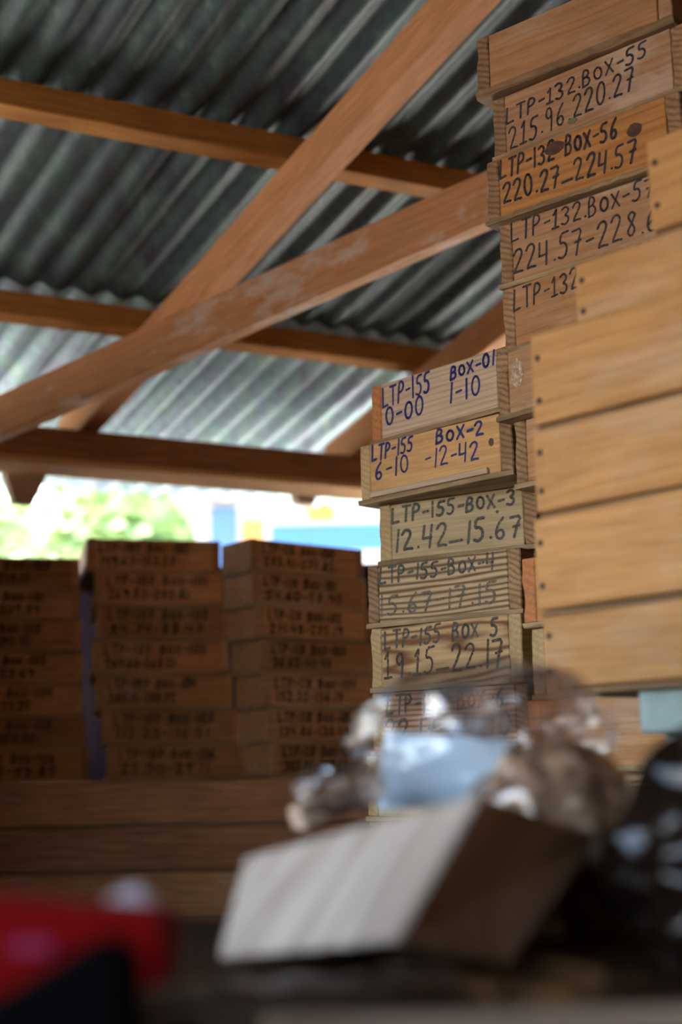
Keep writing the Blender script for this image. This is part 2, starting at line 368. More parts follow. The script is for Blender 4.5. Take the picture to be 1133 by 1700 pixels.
# purlins, eave beam
for vv, hh, ww, nm, mt in ((v1, PH, 0.055, 'purlin', 'purlin_timber'), (v2, PH, 0.055, 'purlin', 'purlin_timber'), (v1 - 1.1, PH, 0.055, 'purlin', 'purlin_timber'), (v1 - 2.2, PH, 0.055, 'purlin', 'purlin_timber')):
    bar(nm, RQ(-5, vv, PH / 2), RQ(7, vv, PH / 2), ww, hh, W[mt], ceiling, up=rn, seed=vv)
vh0 = Vector((dv.x, dv.y, 0)).normalized()
e1, e2 = roofpt(0, 762), roofpt(593, 804)
BO = -0.12 - 0.055
vE = uv_of(roofpt(300, 764, BO))[1]
EP = RQ(0, vE, 0.0)
bar('eave_beam', RQ(-5, vE, BO), RQ(7, vE, BO), 0.17, 0.105, W['eave_timber'], ceiling, seed=5)
bar('lit_underside_board', RQ(-5, vE, BO - .0635) + vh0 * .015, RQ(7, vE, BO - .0635) + vh0 * .015, 0.20, 0.02, W['fresh'], ceiling, seed=6)  # pale board added to stand for the eave beam's lit underside
# rafter: its left face is the truss plane
tn = Vector((math.sin(AZV - math.pi / 2), math.cos(AZV - math.pi / 2), 0))    # the way the truss faces
ra = roofpt(832, 0, 0.0); rb = roofpt(420, 450, 0.0)                          # right edge = underside, far corner
HR, WR = 0.118, 0.068
def rafter(px, py, name, v_lo, v_hi):
    p = roofpt(px, py, -HR)                     # a point of the underside
    u, v = uv_of(p)
    return bar(name, RQ(u, v_hi, -HR / 2 - 0.002), RQ(u, v_lo, -HR / 2 - 0.002), WR, HR, W['roof_timber'], ceiling, up=rn, seed=u), u
A_, uA = rafter(595, 230, 'rafter', vE + 0.12, RIDGE_V)
A2_, uA2 = rafter(815, 585, 'rafter', vE + 0.12, RIDGE_V)
for du_ in (-1.9, -3.4, 3.6): bar('rafter', RQ(uA + du_, RIDGE_V, -HR / 2 - .002), RQ(uA + du_, vE + 0.12, -HR / 2 - .002), WR, HR, W['roof_timber'], ceiling, up=rn)
# the tie nailed on the rafter's face
b1 = at(-60, 722, 4.30); b2 = at(1000, 248, 3.06)
bar('tie_beam', b1, b2, 0.05, 0.128, W['tie_timber'], ceiling, seed=9)
# post brace under the eave beam
pb = onplane(65, 785, EP, Vector((dv.x, dv.y, 0)).normalized()) 
vh0 = Vector((dv.x, dv.y, 0)).normalized()
def brace(px, wpx, drop):
    n_ = Vector((dv.x, dv.y, 0)).normalized()
    c = onplane(px, 790, EP, n_); wd = wpx * c.y / FPX / 2; dp = drop * c.y / FPX
    c = c + vh0 * .14
    f = [c - du * wd, c + du * wd, c + du * wd * .25 - Vector((0, 0, dp)), c - du * wd * .45 - Vector((0, 0, dp * .97))]
    for q in f[:2]: q.z += 0.06
    vs = [q - n_ * .02 for q in f] + [q + n_ * .02 for q in f]
    pydata('brace_end', vs, [(3, 2, 1, 0), (4, 5, 6, 7), (0, 1, 5, 4), (1, 2, 6, 5), (2, 3, 7, 6), (3, 0, 4, 7)], W['slat'], ceiling)
brace(68, 86, 38); brace(540, 80, 40)

# floor, walls, yard
floor_m = plain('dusty_floor', (0.13, 0.11, 0.09), 0.9, noise_amt=0.35, scale=3)
vh = Vector((dv.x, dv.y, 0)).normalized()
def flat(p): return Vector((p.x, p.y, 0))
RPf = flat(RP)
def FQ(u, v, z=0.0): return RPf + du * u + vh * v + Vector((0, 0, z))
vEh = flat(RQ(0, vE) - RP).dot(vh - du * du.dot(vh)) / (1 - du.dot(vh) ** 2)
U0, U1, V0, V1 = -3.2, 5.0, -8.0, vEh
def slab(name, pts, z0, z1, mat, parent=None):
    vs = [Vector((p.x, p.y, z0)) for p in pts] + [Vector((p.x, p.y, z1)) for p in pts]; n = len(pts)
    fs = [tuple(range(n - 1, -1, -1)), tuple(range(n, 2 * n))] + [(i, (i + 1) % n, n + (i + 1) % n, n + i) for i in range(n)]
    return pydata(name, vs, fs, mat, parent)
tag(slab('floor', [FQ(U0, V0), FQ(U1, V0), FQ(U1, V1 + .1), FQ(U0, V1 + .1)], -0.1, 0.0, floor_m), kind='structure')
wallm = wood('wall_boards', (0.26, 0.125, 0.06), (0.14, 0.062, 0.03), 0.5, 6, 0)
tag(slab('wall_right', [FQ(U1, V0), FQ(U1 + .06, V0), FQ(U1 + .06, V1), FQ(U1, V1)], 0, 3.6, wallm), kind='structure')
tag(slab('wall_back', [FQ(U0, V0 - .06), FQ(U1, V0 - .06), FQ(U1, V0), FQ(U0, V0)], 0, 2.6, wallm), kind='structure')
DO0, DO1, DOZ = -4.2, -1.1, 2.1              # the open gateway in the left wall
wl = bpy.data.objects.new('wall_left', None); link(wl); tag(wl, kind='structure')
for a_, b_, z0_, z1_ in ((DO1, V1, 0, 2.1), (V0, DO0, 0, 2.1)): slab('wall_panel', [FQ(U0 - .06, a_), FQ(U0, a_), FQ(U0, b_), FQ(U0 - .06, b_)], z0_, z1_, wallm, wl)
slab('added_shade_wall', [Vector((-1.2, 2.1, 0)), Vector((-1.14, 2.1, 0)), Vector((-1.50, 5.0, 0)), Vector((-1.56, 5.0, 0))], 0, 2.0, wallm, wl)  # added out of view to keep gateway light off the left stacks
vs = []
vr = flat(RQ(0, RIDGE_V) - RP).dot(vh)
for x_ in (U0 - .06, U0): vs += [FQ(x_, V1, DOZ), FQ(x_, V0, DOZ), FQ(x_, V0, 2.45), FQ(x_, vr, RQ(0, RIDGE_V).z + .02), FQ(x_, V1, RQ(0, vE).z + .06)]
pydata('gable_panel', vs, [(0, 1, 2, 3, 4), (9, 8, 7, 6, 5)] + [(i, i + 5, (i + 1) % 5 + 5, (i + 1) % 5) for i in range(5)], wallm, wl)
yard = plain('dry_ground', (0.27, 0.235, 0.20), 0.95, noise_amt=0.3, scale=1.5)
pydata('ground', [(-60, -60, -0.12), (60, -60, -0.12), (60, 90, -0.12), (-60, 90, -0.12)], [(0, 1, 2, 3)], yard)
tag(bpy.data.objects['ground'], kind='structure')
tag(slab('bounce_slab_1', [FQ(-7, vEh + .12), FQ(9, vEh + .12), FQ(9, vEh + 5.5), FQ(-7, vEh + 5.5)], -.11, -.02, plain('pale_bounce_surface', (.78, .75, .68), .9, noise_amt=.1, scale=2)), kind='structure')  # unseen pale slab added to bounce light onto the roof near the eave

# ------------------------------------------------------------------ core boxes
RND = random.Random(5)
def core_box(label, group, P, yaw, Wd, H, L=0.9, panel='brown', ends=('endgrain', 'endgrain'), text=(), seed=0, ply=0.009, sb=0.026, chips=0.0014, name='core_box', plymat='ply'):
    t = thing(name, label, 'box', P, R_(yaw - 90), group)
    rough = dict(bev=0.0016, jit=chips)
    bb = board(-0.003, Wd + 0.003, -0.004, L, 0, ply, 0.0008, chips * 1.3, 22, seed + 1)
    obj('bottom_board', bb, W[plymat], t)
    top = H - 0.0006
    obj('side_board', board(0, sb, 0, L, ply, top - 0.0, 0.002, chips, 5, seed + 2, axis=2), W[ends[0]], t)
    obj('side_board', board(Wd - sb, Wd, 0, L, ply, top - 0.001, 0.002, chips, 5, seed + 3, axis=2), W[ends[1]], t)
    pn = obj('label_panel', board(sb + .0006, Wd - sb - .0006, 0.0, 0.02, ply, top - .001, 0.0015, 0.0, 0, seed + 4), W[panel], t)
    obj('back_panel', board(sb + .0006, Wd - sb - .0006, L - .02, L, ply, top - .001, 0.0015), W[panel], t)
    if text: write(text, pn, sb, Wd - sb, ply, top, -0.0004, INK, random.Random(seed + 11))
    return t, pn
def disc(name, parent, x, z, rx, rz, mat, y=-0.0009, th=0.0006, n=12):
    vs = [(x + rx * math.cos(2 * math.pi * i / n) * (1 + .08 * math.sin(i * 2.3)), y, z + rz * math.sin(2 * math.pi * i / n)) for i in range(n)]
    vs += [(a, y + th, c) for a, _, c in vs]
    pydata(name, vs, [tuple(range(n - 1, -1, -1))] + [(i, (i + 1) % n, n + (i + 1) % n, n + i) for i in range(n)], mat, parent)

# ---- middle stack (the sharp one)
MY, MP = 2.66, 0.1175
GM = 'core boxes of the sharp middle stack'
ms = [
 # bottom-left pixel, yaw, panel, ends, z, label, text
 (619, 741, 42, 'pink', ('endred', 'endgrain'), 1.627, 'pinkish grey core box lettered LTP-155 Box-01 in blue, topmost of the middle stack',
  [('LTP-155', .02, .46, .57, .60, .36, 'blue', .0050), ('BOX-01', .62, 1.0, .70, .74, .25, 'blue', .0050), ('0-00', .04, .40, .22, .26, .32, 'blue', .0050), ('1-10', .60, .88, .30, .30, .34, 'blue', .0050)]),
 (600, 840, 45, 'fresh', ('endpale', 'endgrain'), 1.510, 'fresh yellow core box lettered LTP-155 Box-2 in blue, jutting out of the middle stack',
  [('LTP-155', .02, .36, .68, .70, .28, 'blue', .0050), ('BOX-2', .53, .90, .72, .70, .26, 'blue', .0055), ('6-10', .04, .33, .33, .36, .31, 'blue', .0046), ('-12-42', .44, .86, .34, .28, .33, 'blue', .0042)]),
 (632, 940, 57, 'grey', ('endpale', 'endgrain'), 1.394, 'grey-green core box lettered LTP-155-Box-3 in grey, under the jutting fresh box',
  [('LTP-155-BOX-3', .01, .96, .66, .70, .31, 'grey', .0055), ('12.42_15.67', .02, 1.0, .14, .16, .38, 'grey', .0058)]),
 (612, 1044, 52, 'lined', ('endgrain', 'endgrain'), 1.274, 'weathered core box with dark wavy grain lines lettered LTP-155-Box-4',
  [('LTP-155-BOX-4', .01, .92, .67, .69, .29, 'grey', .0050), ('15.67-17.15', .0, .94, .12, .14, .34, 'faint', .0055)]),
 (618, 1151, 47, 'ringed', ('endpale', 'endpale'), 1.153, 'core box with big brown growth rings lettered LTP-155 Box 5',
  [('LTP-155 BOX 5', .03, .94, .64, .68, .30, 'grey', .0052), ('I9.I5_22.17', .02, .98, .14, .20, .42, 'old', .0055)]),
 (620, 1255, 49, 'redlined', ('endpale', 'endgrain'), 1.036, 'red-lined core box behind the clear bag, lettered LTP-155 Box-6',
  [('LTP-155 BOX-6', .03, .94, .62, .66, .32, 'old', .0055), ('22.17-24.90', .02, .98, .14, .18, .38, 'grey', .0055)]),
 (611, 1360, 47, 'grey', ('endpale', 'endgrain'), 0.9185, 'greyed core box showing one corner left of the white card', []),
 (616, 1465, 48, 'brown', ('endgrain', 'endgrain'), 0.803, 'lowest core box of the middle stack, hidden behind the pale wood block', []),
]
mz = [at(a_[0], a_[1], MY).z for a_ in ms[:6]]; mz += [mz[5] - .1175, .8025, mz[0] + MP]
MW = [.35, .368, .328, .335, .345, .345, .345, .345]
for i, (px, py, yaw, pan, ends, z, lab, txt) in enumerate(ms):
    P = at(px, py, MY); z = mz[i]; P.z = z
    H = mz[i - 1] - z
    t, pn = core_box(lab, GM, P, yaw, MW[i], H, 0.88, pan, ends, txt, seed=20 + i * 5, chips=0.0022)
    if i == 1:
        disc('knot', pn, 0.322, 0.066, 0.0055, 0.0075, MKNOT)
        obj('packing_strip', board(0.03, 0.315, -0.007, 0.0, 0.0105, 0.0215, 0.0012, 0.0015, 10, 3), W['slat'], t)
    if i == 2: disc('knot', pn, 0.25, 0.075, 0.003, 0.003, MKNOT)

# ---- tall stack beside it
CYD, CP = 2.36, 0.118
GC = 'core boxes of the tall right stack'
cs = [
 (795, 171, 49, 'brown', ('endgrain', 'dusty'), 2.180, 'blank brown core box topmost of the tall stack, overhanging the box below', []),
 (822, 268, 47, 'dusty', ('endgrain', 'endgrain'), 2.062, 'dusty core box lettered LTP-132.Box-55, second from the top of the tall stack',
  [('LTP-I32.BOX-55', .01, .88, .50, .70, .36, 'black', .0042), ('2I5.96.220.27', .02, .80, .03, .27, .38, 'black', .0042)]),
 (812, 380, 47, 'orange', ('endgrain', 'endgrain'), 1.944, 'orange core box with dark knots lettered LTP-132 Box-56',
  [('LTP-132 BOX-56', .01, .74, .64, .62, .33, 'black', .0052), ('220.27_224.57', .02, .84, .20, .12, .36, 'black', .0050)]),
 (833, 474, 47, 'dusty', ('endgrain', 'endgrain'), 1.826, 'pinkish core box lettered LTP-132.Box-57 with 224.57-228, below the knotty orange one',
  [('LTP-I32.BOX-57', .0, .86, .66, .66, .36, 'black', .0042), ('224.57-228.64', .0, .96, .12, .12, .40, 'black', .0042)]),
 (838, 583, 41, 'brown', ('endgrain', 'endgrain'), 1.708, 'core box lettered LTP-132 at its top edge and bare below, fifth in the tall stack',
  [('LTP-I32 BOX-58', .0, .90, .58, .64, .40, 'black', .0042)]),
 (829, 706, 39, 'dusty', ('endgrain', 'endgrain'), 1.590, 'core box with a white smear, its end grain over the blue-lettered Box-01', []),
 (858, 803, 40, 'brown', ('endgrain', 'endgrain'), 1.472, 'core box with dark grey end grain right of the blue-lettered Box-2', []),
 (911, 905, 42, 'orange', ('endgrain', 'endgrain'), 1.354, 'core box of the tall stack hidden beside grey-lettered Box-3', []),
 (871, 1017, 42, 'orange', ('endred', 'endgrain'), 1.236, 'orange core box showing a narrow strip right of Box-4', []),
 (886, 1133, 42, 'fresh', ('endpale', 'endgrain'), 1.118, 'core box with pale end grain past the dark gap right of Box 5', []),
 (880, 1240, 42, 'brown', ('endred', 'endgrain'), 1.000, 'reddish core box seen beneath the near blank stack', []),
 (880, 1360, 42, 'lined', ('endgrain', 'endgrain'), 0.882, 'weathered core box at the foot of the tall stack', []),
]
for i, (px, py, yaw, pan, ends, z, lab, txt) in enumerate(cs):
    P = at(px, py, CYD); P.z = z
    H = (z + CP if i == 0 else cs[i - 1][5]) - z
    t, pn = core_box(lab, GC, P, yaw, 0.385, H, 0.85, pan, ends, txt, seed=120 + i * 5, chips=0.003, **(dict(ply=.016, plymat='bench') if i == 0 else {}))
    if i == 2:
        disc('knot', pn, 0.300, 0.078, 0.014, 0.012, MKNOT); disc('knot', pn, 0.145, 0.098, 0.020, 0.012, MKNOT)
    if i == 5: disc('smear', pn, 0.048, 0.076, 0.014, 0.026, INK['smear'])
    if i == 1: disc('stain', pn, 0.165, 0.022, 0.010, 0.005, plain('green_stain', (0.16, 0.15, 0.09), 0.8))

# ---- near blank stack, its long sides this way, boards nailed over the ends
GD = 'blank core boxes of the near right stack'
dyaw = 41.0
P0 = at(884, 862, 1.75)
ddir = Vector((math.sin(R_(dyaw)), -math.cos(R_(dyaw)), 0))
dn = Vector((math.cos(R_(dyaw)), math.sin(R_(dyaw)), 0))
ds = [
 (1082, 395, 1.671, 42, 'topmost blank honey core box of the near stack, set furthest right'),
 (959, 556, 1.550, 42, 'blank honey core box second from the top of the near stack, stepped right'),
 (886, 717, 1.429, 42, 'blank honey core box, third from the top of the near stack'),
 (890, 862, 1.308, 41, 'blank honey core box, fourth from the top of the near stack'),
 (892, 1024, 1.187, 39, 'blank honey core box with level grain, fifth from the top of the near stack'),
 (905, 1155, 1.066, 38, 'blank honey core box, lowest of the near stack'),
]
dp = [at(d_[0], d_[1], y_) for d_, y_ in zip(ds, (1.66, 1.75, 1.75, 1.75, 1.75, 1.75))]
def long_box(label, group, P, yaw, Ln, H, Dp, pm, seed, name='core_box'):
    t = thing(name, label, 'box', P, R_(yaw - 90), group); ply = 0.006; top = H - .0006
    obj('bottom_board', board(0.002, Ln - .002, 0.006, Dp, 0, ply, 0.0008, 0.0012, 10, seed), W['bench'], t)
    fp = obj('side_board', board(0, Ln, 0, .02, ply + .002, top, 0.0028, 0.0008, 8, seed + 1), pm, t)
    obj('side_board', board(0, Ln, Dp - .02, Dp, ply, top, 0.002), pm, t)
    obj('end_board', board(0.001, .022, .0205, Dp - .0205, ply, top, 0.0015), pm, t)
    obj('end_board', board(Ln - .022, Ln - .001, .0205, Dp - .0205, ply, top, 0.0015), pm, t)
    for z in (H * .30, H * .74):
        for x in (0.012, Ln - .012): disc('nail', fp, x, z, .0044, .0044, MNAIL, y=-0.0012, th=.0012, n=8)
    return t
for i, (px, py, z, yaw, lab) in enumerate(ds):
    # slide along the stack's face to the column seen in the photograph
    P = dp[i]; H = (P.z + .128 if i == 0 else dp[i - 1].z) - P.z
    long_box(lab, GD, P, yaw, 1.0, H, 0.33, W['honey'], 300 + i * 4)
# blue-grey bench under it
def bench(name, label, origin, yaw, a0, a1, b0, b1, ztop, th, mat, legw=.06):
    t = thing(name, label, 'bench', (origin.x, origin.y, 0), R_(yaw - 90))
    nb = max(2, round((b1 - b0) / .16)); wv = (b1 - b0) / nb
    for i in range(nb): obj('top_board', board(a0, a1, b0 + i * wv + .002, b0 + (i + 1) * wv - .002, ztop - th, ztop, .003), mat, t)
    for x in (a0 + .02, a1 - .02 - legw):
        for y in (b0 + .02, b1 - .02 - legw): obj('leg', board(x, x + legw, y, y + legw, 0, ztop - th, .003), mat, t)
    for y in (b0 + .03, b1 - .05): obj('rail', board(a0 + .085, a1 - .085, y, y + .02, ztop - th - .07, ztop - th - .002, .002), mat, t)
    return t
bench('painted_bench', 'blue-grey painted bench under the near stack, its board end in view', P0, dyaw, .13, 1.05, .02, .31, dp[5].z, .05, BLUEGREY)
Mo = at(619, 741, MY)
bench('wooden_bench', 'rough brown bench under the middle and tall stacks', Mo, 47, -.05, .86, .03, .92, .801, .05, W['bench'])
for k_, yb in ((0, .10), (1, .62)):
    o = obj('timber_bearer', board(.39, .84, yb, yb + .09, .801, .882, .003), W['bench'])
    o.location = (Mo.x, Mo.y, 0); o.rotation_euler = (0, 0, R_(47 - 90))
    tag(o, ('front' if k_ == 0 else 'rear') + ' timber bearer lifting the tall stack off the bench', 'timber', 'bearers under the tall stack')

# ---- dark stacks on the left, standing on long boxes
GL_ = {1: 'core boxes of the dark leftmost stack', 2: 'core boxes of the dark second stack', 3: 'core boxes of the dark third stack'}
ORD = ['topmost', 'second from the top', 'third from the top', 'fourth from the top', 'fifth from the top', 'sixth from the top', 'lowest']
STK = {1: 'the dark stack cut by the left edge', 2: 'the second dark stack from the left', 3: 'the dark stack just left of the sharp stack'}
LT = 1.0
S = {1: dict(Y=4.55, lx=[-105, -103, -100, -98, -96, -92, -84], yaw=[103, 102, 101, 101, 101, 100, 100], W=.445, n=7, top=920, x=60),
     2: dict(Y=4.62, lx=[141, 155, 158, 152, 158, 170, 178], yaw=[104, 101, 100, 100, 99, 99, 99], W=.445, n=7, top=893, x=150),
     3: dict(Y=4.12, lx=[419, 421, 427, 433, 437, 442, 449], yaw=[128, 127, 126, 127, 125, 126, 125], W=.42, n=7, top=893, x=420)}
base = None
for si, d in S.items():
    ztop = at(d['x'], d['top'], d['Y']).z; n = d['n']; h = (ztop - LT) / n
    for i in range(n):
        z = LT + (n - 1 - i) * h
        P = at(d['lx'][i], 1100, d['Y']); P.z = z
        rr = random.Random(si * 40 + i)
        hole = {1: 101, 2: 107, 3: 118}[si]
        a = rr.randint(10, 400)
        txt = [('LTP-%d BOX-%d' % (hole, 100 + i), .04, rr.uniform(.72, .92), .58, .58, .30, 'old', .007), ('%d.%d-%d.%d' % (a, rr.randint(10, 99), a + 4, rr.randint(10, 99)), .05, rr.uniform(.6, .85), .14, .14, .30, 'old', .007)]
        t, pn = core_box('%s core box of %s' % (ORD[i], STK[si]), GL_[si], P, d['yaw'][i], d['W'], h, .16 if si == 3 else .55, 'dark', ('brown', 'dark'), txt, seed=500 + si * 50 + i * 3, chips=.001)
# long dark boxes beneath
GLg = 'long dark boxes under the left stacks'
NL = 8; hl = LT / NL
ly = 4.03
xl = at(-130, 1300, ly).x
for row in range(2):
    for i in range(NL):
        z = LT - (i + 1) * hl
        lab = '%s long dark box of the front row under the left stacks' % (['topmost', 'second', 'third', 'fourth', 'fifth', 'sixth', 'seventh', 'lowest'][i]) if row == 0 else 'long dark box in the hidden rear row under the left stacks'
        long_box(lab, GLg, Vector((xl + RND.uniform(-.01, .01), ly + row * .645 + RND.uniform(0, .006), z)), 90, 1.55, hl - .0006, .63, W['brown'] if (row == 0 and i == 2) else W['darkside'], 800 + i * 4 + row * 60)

tpb = thing('tarp_bale', 'dark blue tarpaulin covered bale glimpsed in the gaps behind the dark stacks', 'bale', (-.75, 5.36, 0))
TARP = plain('dark_blue_tarp', (.014, .014, .032), .8, spec=.1)
obj('cover', board(-.75, .95, .0, .5, 0, 1.80, .02, .006, 16, 3), TARP, tpb)

# ------------------------------------------------------------------ foreground table and what lies on it
TZ = 0.868
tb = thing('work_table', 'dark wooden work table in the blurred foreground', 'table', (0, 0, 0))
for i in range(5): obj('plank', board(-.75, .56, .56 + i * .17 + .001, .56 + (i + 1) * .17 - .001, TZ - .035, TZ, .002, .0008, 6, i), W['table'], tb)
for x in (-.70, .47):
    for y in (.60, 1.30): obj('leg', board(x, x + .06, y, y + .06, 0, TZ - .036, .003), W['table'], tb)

# pale wood block, tilted
A = at(403, 1425, 1.10); B = at(800, 1317, .985); Cc = at(660, 1562, .95); D = at(360, 1592, 1.035); E_ = at(1000, 1386, 1.12); F_ = at(850, 1602, 1.02)
D.z = max(D.z, TZ + .001); F_.z = max(F_.z, TZ + .001)
T = A + (E_ - B) + Vector((.0, .02, .01)); G = D + (F_ - Cc) + Vector((0, .03, 0)); G.z = TZ + .002
ex = (B - Cc).normalized(); ey = (E_ - B); ey = (ey - ex * ey.dot(ex)).normalized(); ez = ex.cross(ey)
mw = Matrix(((ex.x, ey.x, ez.x, Cc.x), (ex.y, ey.y, ez.y, Cc.y), (ex.z, ey.z, ez.z, Cc.z), (0, 0, 0, 1)))
mi = mw.inverted()
bm = bmesh.new(); vv = [bm.verts.new(mi @ p) for p in (A, B, E_, T, D, Cc, F_, G)]
for f in ((0, 1, 2, 3), (7, 6, 5, 4), (1, 0, 4, 5), (2, 1, 5, 6), (3, 2, 6, 7), (0, 3, 7, 4)): bm.faces.new([vv[i] for i in f])
bmesh.ops.recalc_face_normals(bm, faces=bm.faces)
bmesh.ops.bevel(bm, geom=list(bm.edges), offset=.002, segments=2, affect='EDGES')
blk = obj('wood_block', bm, W['block']); blk.matrix_world = mw
tag(blk, 'pale tilted wood block with striped grain on the foreground table', 'block')

def blob(name, cen, rad, mat, amp=.25, freq=3.0, seed=0, res=(48, 32), rot=0.0, zmin=None, ridged=True, parent=None, pw=1.0):
    """a crumpled closed bag: folds by ridged noise"""
    vs, fs = [], []; nu, nv = res
    for j in range(nv + 1):
        th = math.pi * j / nv
        for i in range(nu):
            ph = 2 * math.pi * i / nu
            d = Vector((math.sin(th) * math.cos(ph), math.sin(th) * math.sin(ph), math.cos(th)))
            n1 = noise.noise(d * freq + Vector((seed, 0, 0))); n2 = noise.noise(d * freq * 2.3 + Vector((0, seed, 3)))
            r = 1 + amp * ((1 - 2 * abs(n1)) * .7 + (1 - 2 * abs(n2)) * .35 - .5)
            e = 1.0 if pw == 1 else 1
            p = Vector((d.x * rad[0] * r, d.y * rad[1] * r, d.z * rad[2] * r))
            p.rotate(Matrix.Rotation(rot, 3, 'Z')); p = p + Vector(cen)
            if zmin is not None and p.z < zmin: p.z = zmin
            vs.append(p)
    for j in range(nv):
        for i in range(nu): fs.append((j * nu + i, (j + 1) * nu + i, (j + 1) * nu + (i + 1) % nu, j * nu + (i + 1) % nu))
    o = pydata(name, vs, fs, mat, parent, smooth=True)
    return o
# white card, the sky's reflection painted in as blue
card_m = plain('white_card_sky_tint', (0.52, 0.74, 0.95), .4)
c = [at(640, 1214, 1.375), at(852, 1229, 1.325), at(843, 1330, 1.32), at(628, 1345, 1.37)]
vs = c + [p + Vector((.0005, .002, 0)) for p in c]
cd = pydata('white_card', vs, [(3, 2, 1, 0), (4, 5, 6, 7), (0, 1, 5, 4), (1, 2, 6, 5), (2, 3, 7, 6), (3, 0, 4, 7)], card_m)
tag(cd, 'white card with a painted sky-blue sheen standing inside the clear plastic bag behind the wood block', 'card')
# support behind the block: a small dark box carrying the bag
cb = thing('small_carton', 'dark carton behind the wood block, under the clear bag', 'carton', (.10, 1.35, TZ))
obj('body', board(-.115, .03, -.05, .05, 0.0, .075, .003), plain('dark_carton', (.10, .065, .04), .8, noise_amt=.3, scale=30), cb)
obj('flap', board(-.11, .025, -.045, .045, .0755, .0785, .001), plain('dark_carton_flap', (.12, .075, .045), .8), cb)
bag = blob('clear_bag', at(800, 1230, 1.345), (.115, .085, .070), FILM, .26, 1.6, 4, (96, 64))
tag(bag, 'crumpled clear plastic bag holding the white card, with bright highlights', 'bag')
bl = blob('fold', at(768, 1176, 1.275), (.030, .02, .022), FILM3, .24, 1.3, 7, (56, 36), parent=bag)
bl = blob('fold', at(812, 1205, 1.27), (.022, .016, .012), FILM3, .3, 2.2, 17, (48, 32), parent=bag)
bl = blob('fold', at(905, 1165, 1.29), (.045, .022, .03), FILM2, .15, 1.3, 27, (56, 36), parent=bag)
# brown crumpled paper and dark bag on the right
kp = blob('crumpled_paper', (at(930, 1330, 1.215).x, 1.225, TZ + .068), (.068, .05, .082), plain('brown_paper', (.60, .43, .30), .7, noise_amt=.2), .34, 2.0, 9, (56, 36), zmin=TZ + .001)
tag(kp, 'crumpled brown paper in clear plastic right of the wood block', 'paper')
kf = blob('plastic_wrap', (at(925, 1330, 1.205).x, 1.218, TZ + .07), (.072, .055, .084), FILM2, .3, 1.9, 14, (56, 36), zmin=TZ + .002, parent=kp)
db = blob('dark_bag', (.335, 1.05, TZ + .06), (.138, .09, .112), plain('dark_glossy_plastic', (.012, .007, .005), .16, spec=.35), .25, 1.6, 21, (96, 64), zmin=TZ + .0015)
tag(db, 'large dark glossy plastic bag filling the lower right corner', 'bag')
# wood offcut and film at the left
oc = bar('wood_offcut', at(492, 1362, 1.30), at(614, 1303, 1.33), .03, .022, W['slat'], None)
tag(oc, 'small pale wood offcut behind the left shoulder of the wood block', 'wood')
of_ = blob('film_scrap', at(562, 1308, 1.30) + Vector((0, -.01, 0)), (.036, .02, .02), FILM2, .45, 2.2, 31, (48, 32))
tag(of_, 'scrap of clear plastic wrapped on the small wood offcut', 'plastic')
oh = thing('scrap_box', 'dark box under the small wood offcut', 'box', (0, 1.31, TZ))
obj('body', board(-.042, -.018, -.03, .05, 0, at(520, 1368, 1.31).z - TZ - .012, .003), plain('dark_box_card', (.06, .04, .03), .8), oh)
# crumpled film under the block
vs, fs = [], []; NX, NY = 60, 18
for j in range(NY + 1):
    for i in range(NX + 1):
        x = -.10 + .26 * i / NX; y = .80 + .16 * j / NY
        p = Vector((x * 9, y * 16, 3)); h = abs(noise.noise(p)) * .034 + abs(noise.noise(p * 2.3)) * .006
        vs.append((x, y, TZ + .0012 + h))
for j in range(NY):
    for i in range(NX): a = j * (NX + 1) + i; fs.append((a, a + 1, a + NX + 2, a + NX + 1))
pf = pydata('plastic_sheet', vs, fs, FILM2, None, True); tag(pf, 'crumpled clear plastic sheet under the front of the wood block', 'plastic')
sl = bar('pale_slat', (at(440, 1696, .76).x, .755, TZ + .006), (.33, .775, TZ + .006), .03, .010, W['slat'], None)
tag(sl, 'thin pale slat along the table edge at the bottom', 'wood')

# red packet, white slip, black tape roll
rp = thing('red_packet', 'red packet with a pink print in the lower left corner', 'packet', (0, 0, TZ))
ry = .74
a1, a2, a3, a4 = at(-40, 1487, ry), at(272, 1518, ry), at(268, 1640, ry), at(-40, 1660, ry)
a3.z = max(a3.z, TZ + .0005); a4.z = max(a4.z, TZ + .0005)
off = Vector((0, 0, -TZ))
f4 = [q + off for q in (a1, a2, a3, a4)]
vs = f4 + [q + Vector((.004, .045, 0)) for q in f4]
bm = bmesh.new(); vv = [bm.verts.new(q) for q in vs]
for f in ((3, 2, 1, 0), (4, 5, 6, 7), (0, 1, 5, 4), (1, 2, 6, 5), (2, 3, 7, 6), (3, 0, 4, 7)): bm.faces.new([vv[i] for i in f])
bmesh.ops.recalc_face_normals(bm, faces=bm.faces)
bmesh.ops.bevel(bm, geom=list(bm.edges), offset=.003, segments=2, affect='EDGES')
red = obj('body', bm, plain('red_carton', (.22, .001, .001), .8, spec=.1), rp)
pk = [at(20, 1560, ry - .001) + off, at(88, 1560, ry - .001) + off, at(84, 1582, ry - .001) + off, at(18, 1582, ry - .001) + off]
pydata('print', [q + Vector((0, -.0015, 0)) for q in pk], [(3, 2, 1, 0)], plain('pink_print', (.30, .01, .09), .6), red)
ws = [at(155, 1502, .78), at(225, 1466, .80), at(270, 1500, .79), at(262, 1530, .765)]
wsv = ws + [q + Vector((.001, .003, -.001)) for q in ws]
wo = pydata('paper_slip', wsv, [(3, 2, 1, 0), (4, 5, 6, 7), (0, 1, 5, 4), (1, 2, 6, 5), (2, 3, 7, 6), (3, 0, 4, 7)], plain('white_paper', (.75, .68, .74), .6))
tag(wo, 'white paper slip sticking up behind the red packet', 'paper')
bk = thing('black_pouch', 'black pouch in front of the red packet', 'pouch', (at(110, 1640, .68).x, .672, TZ))
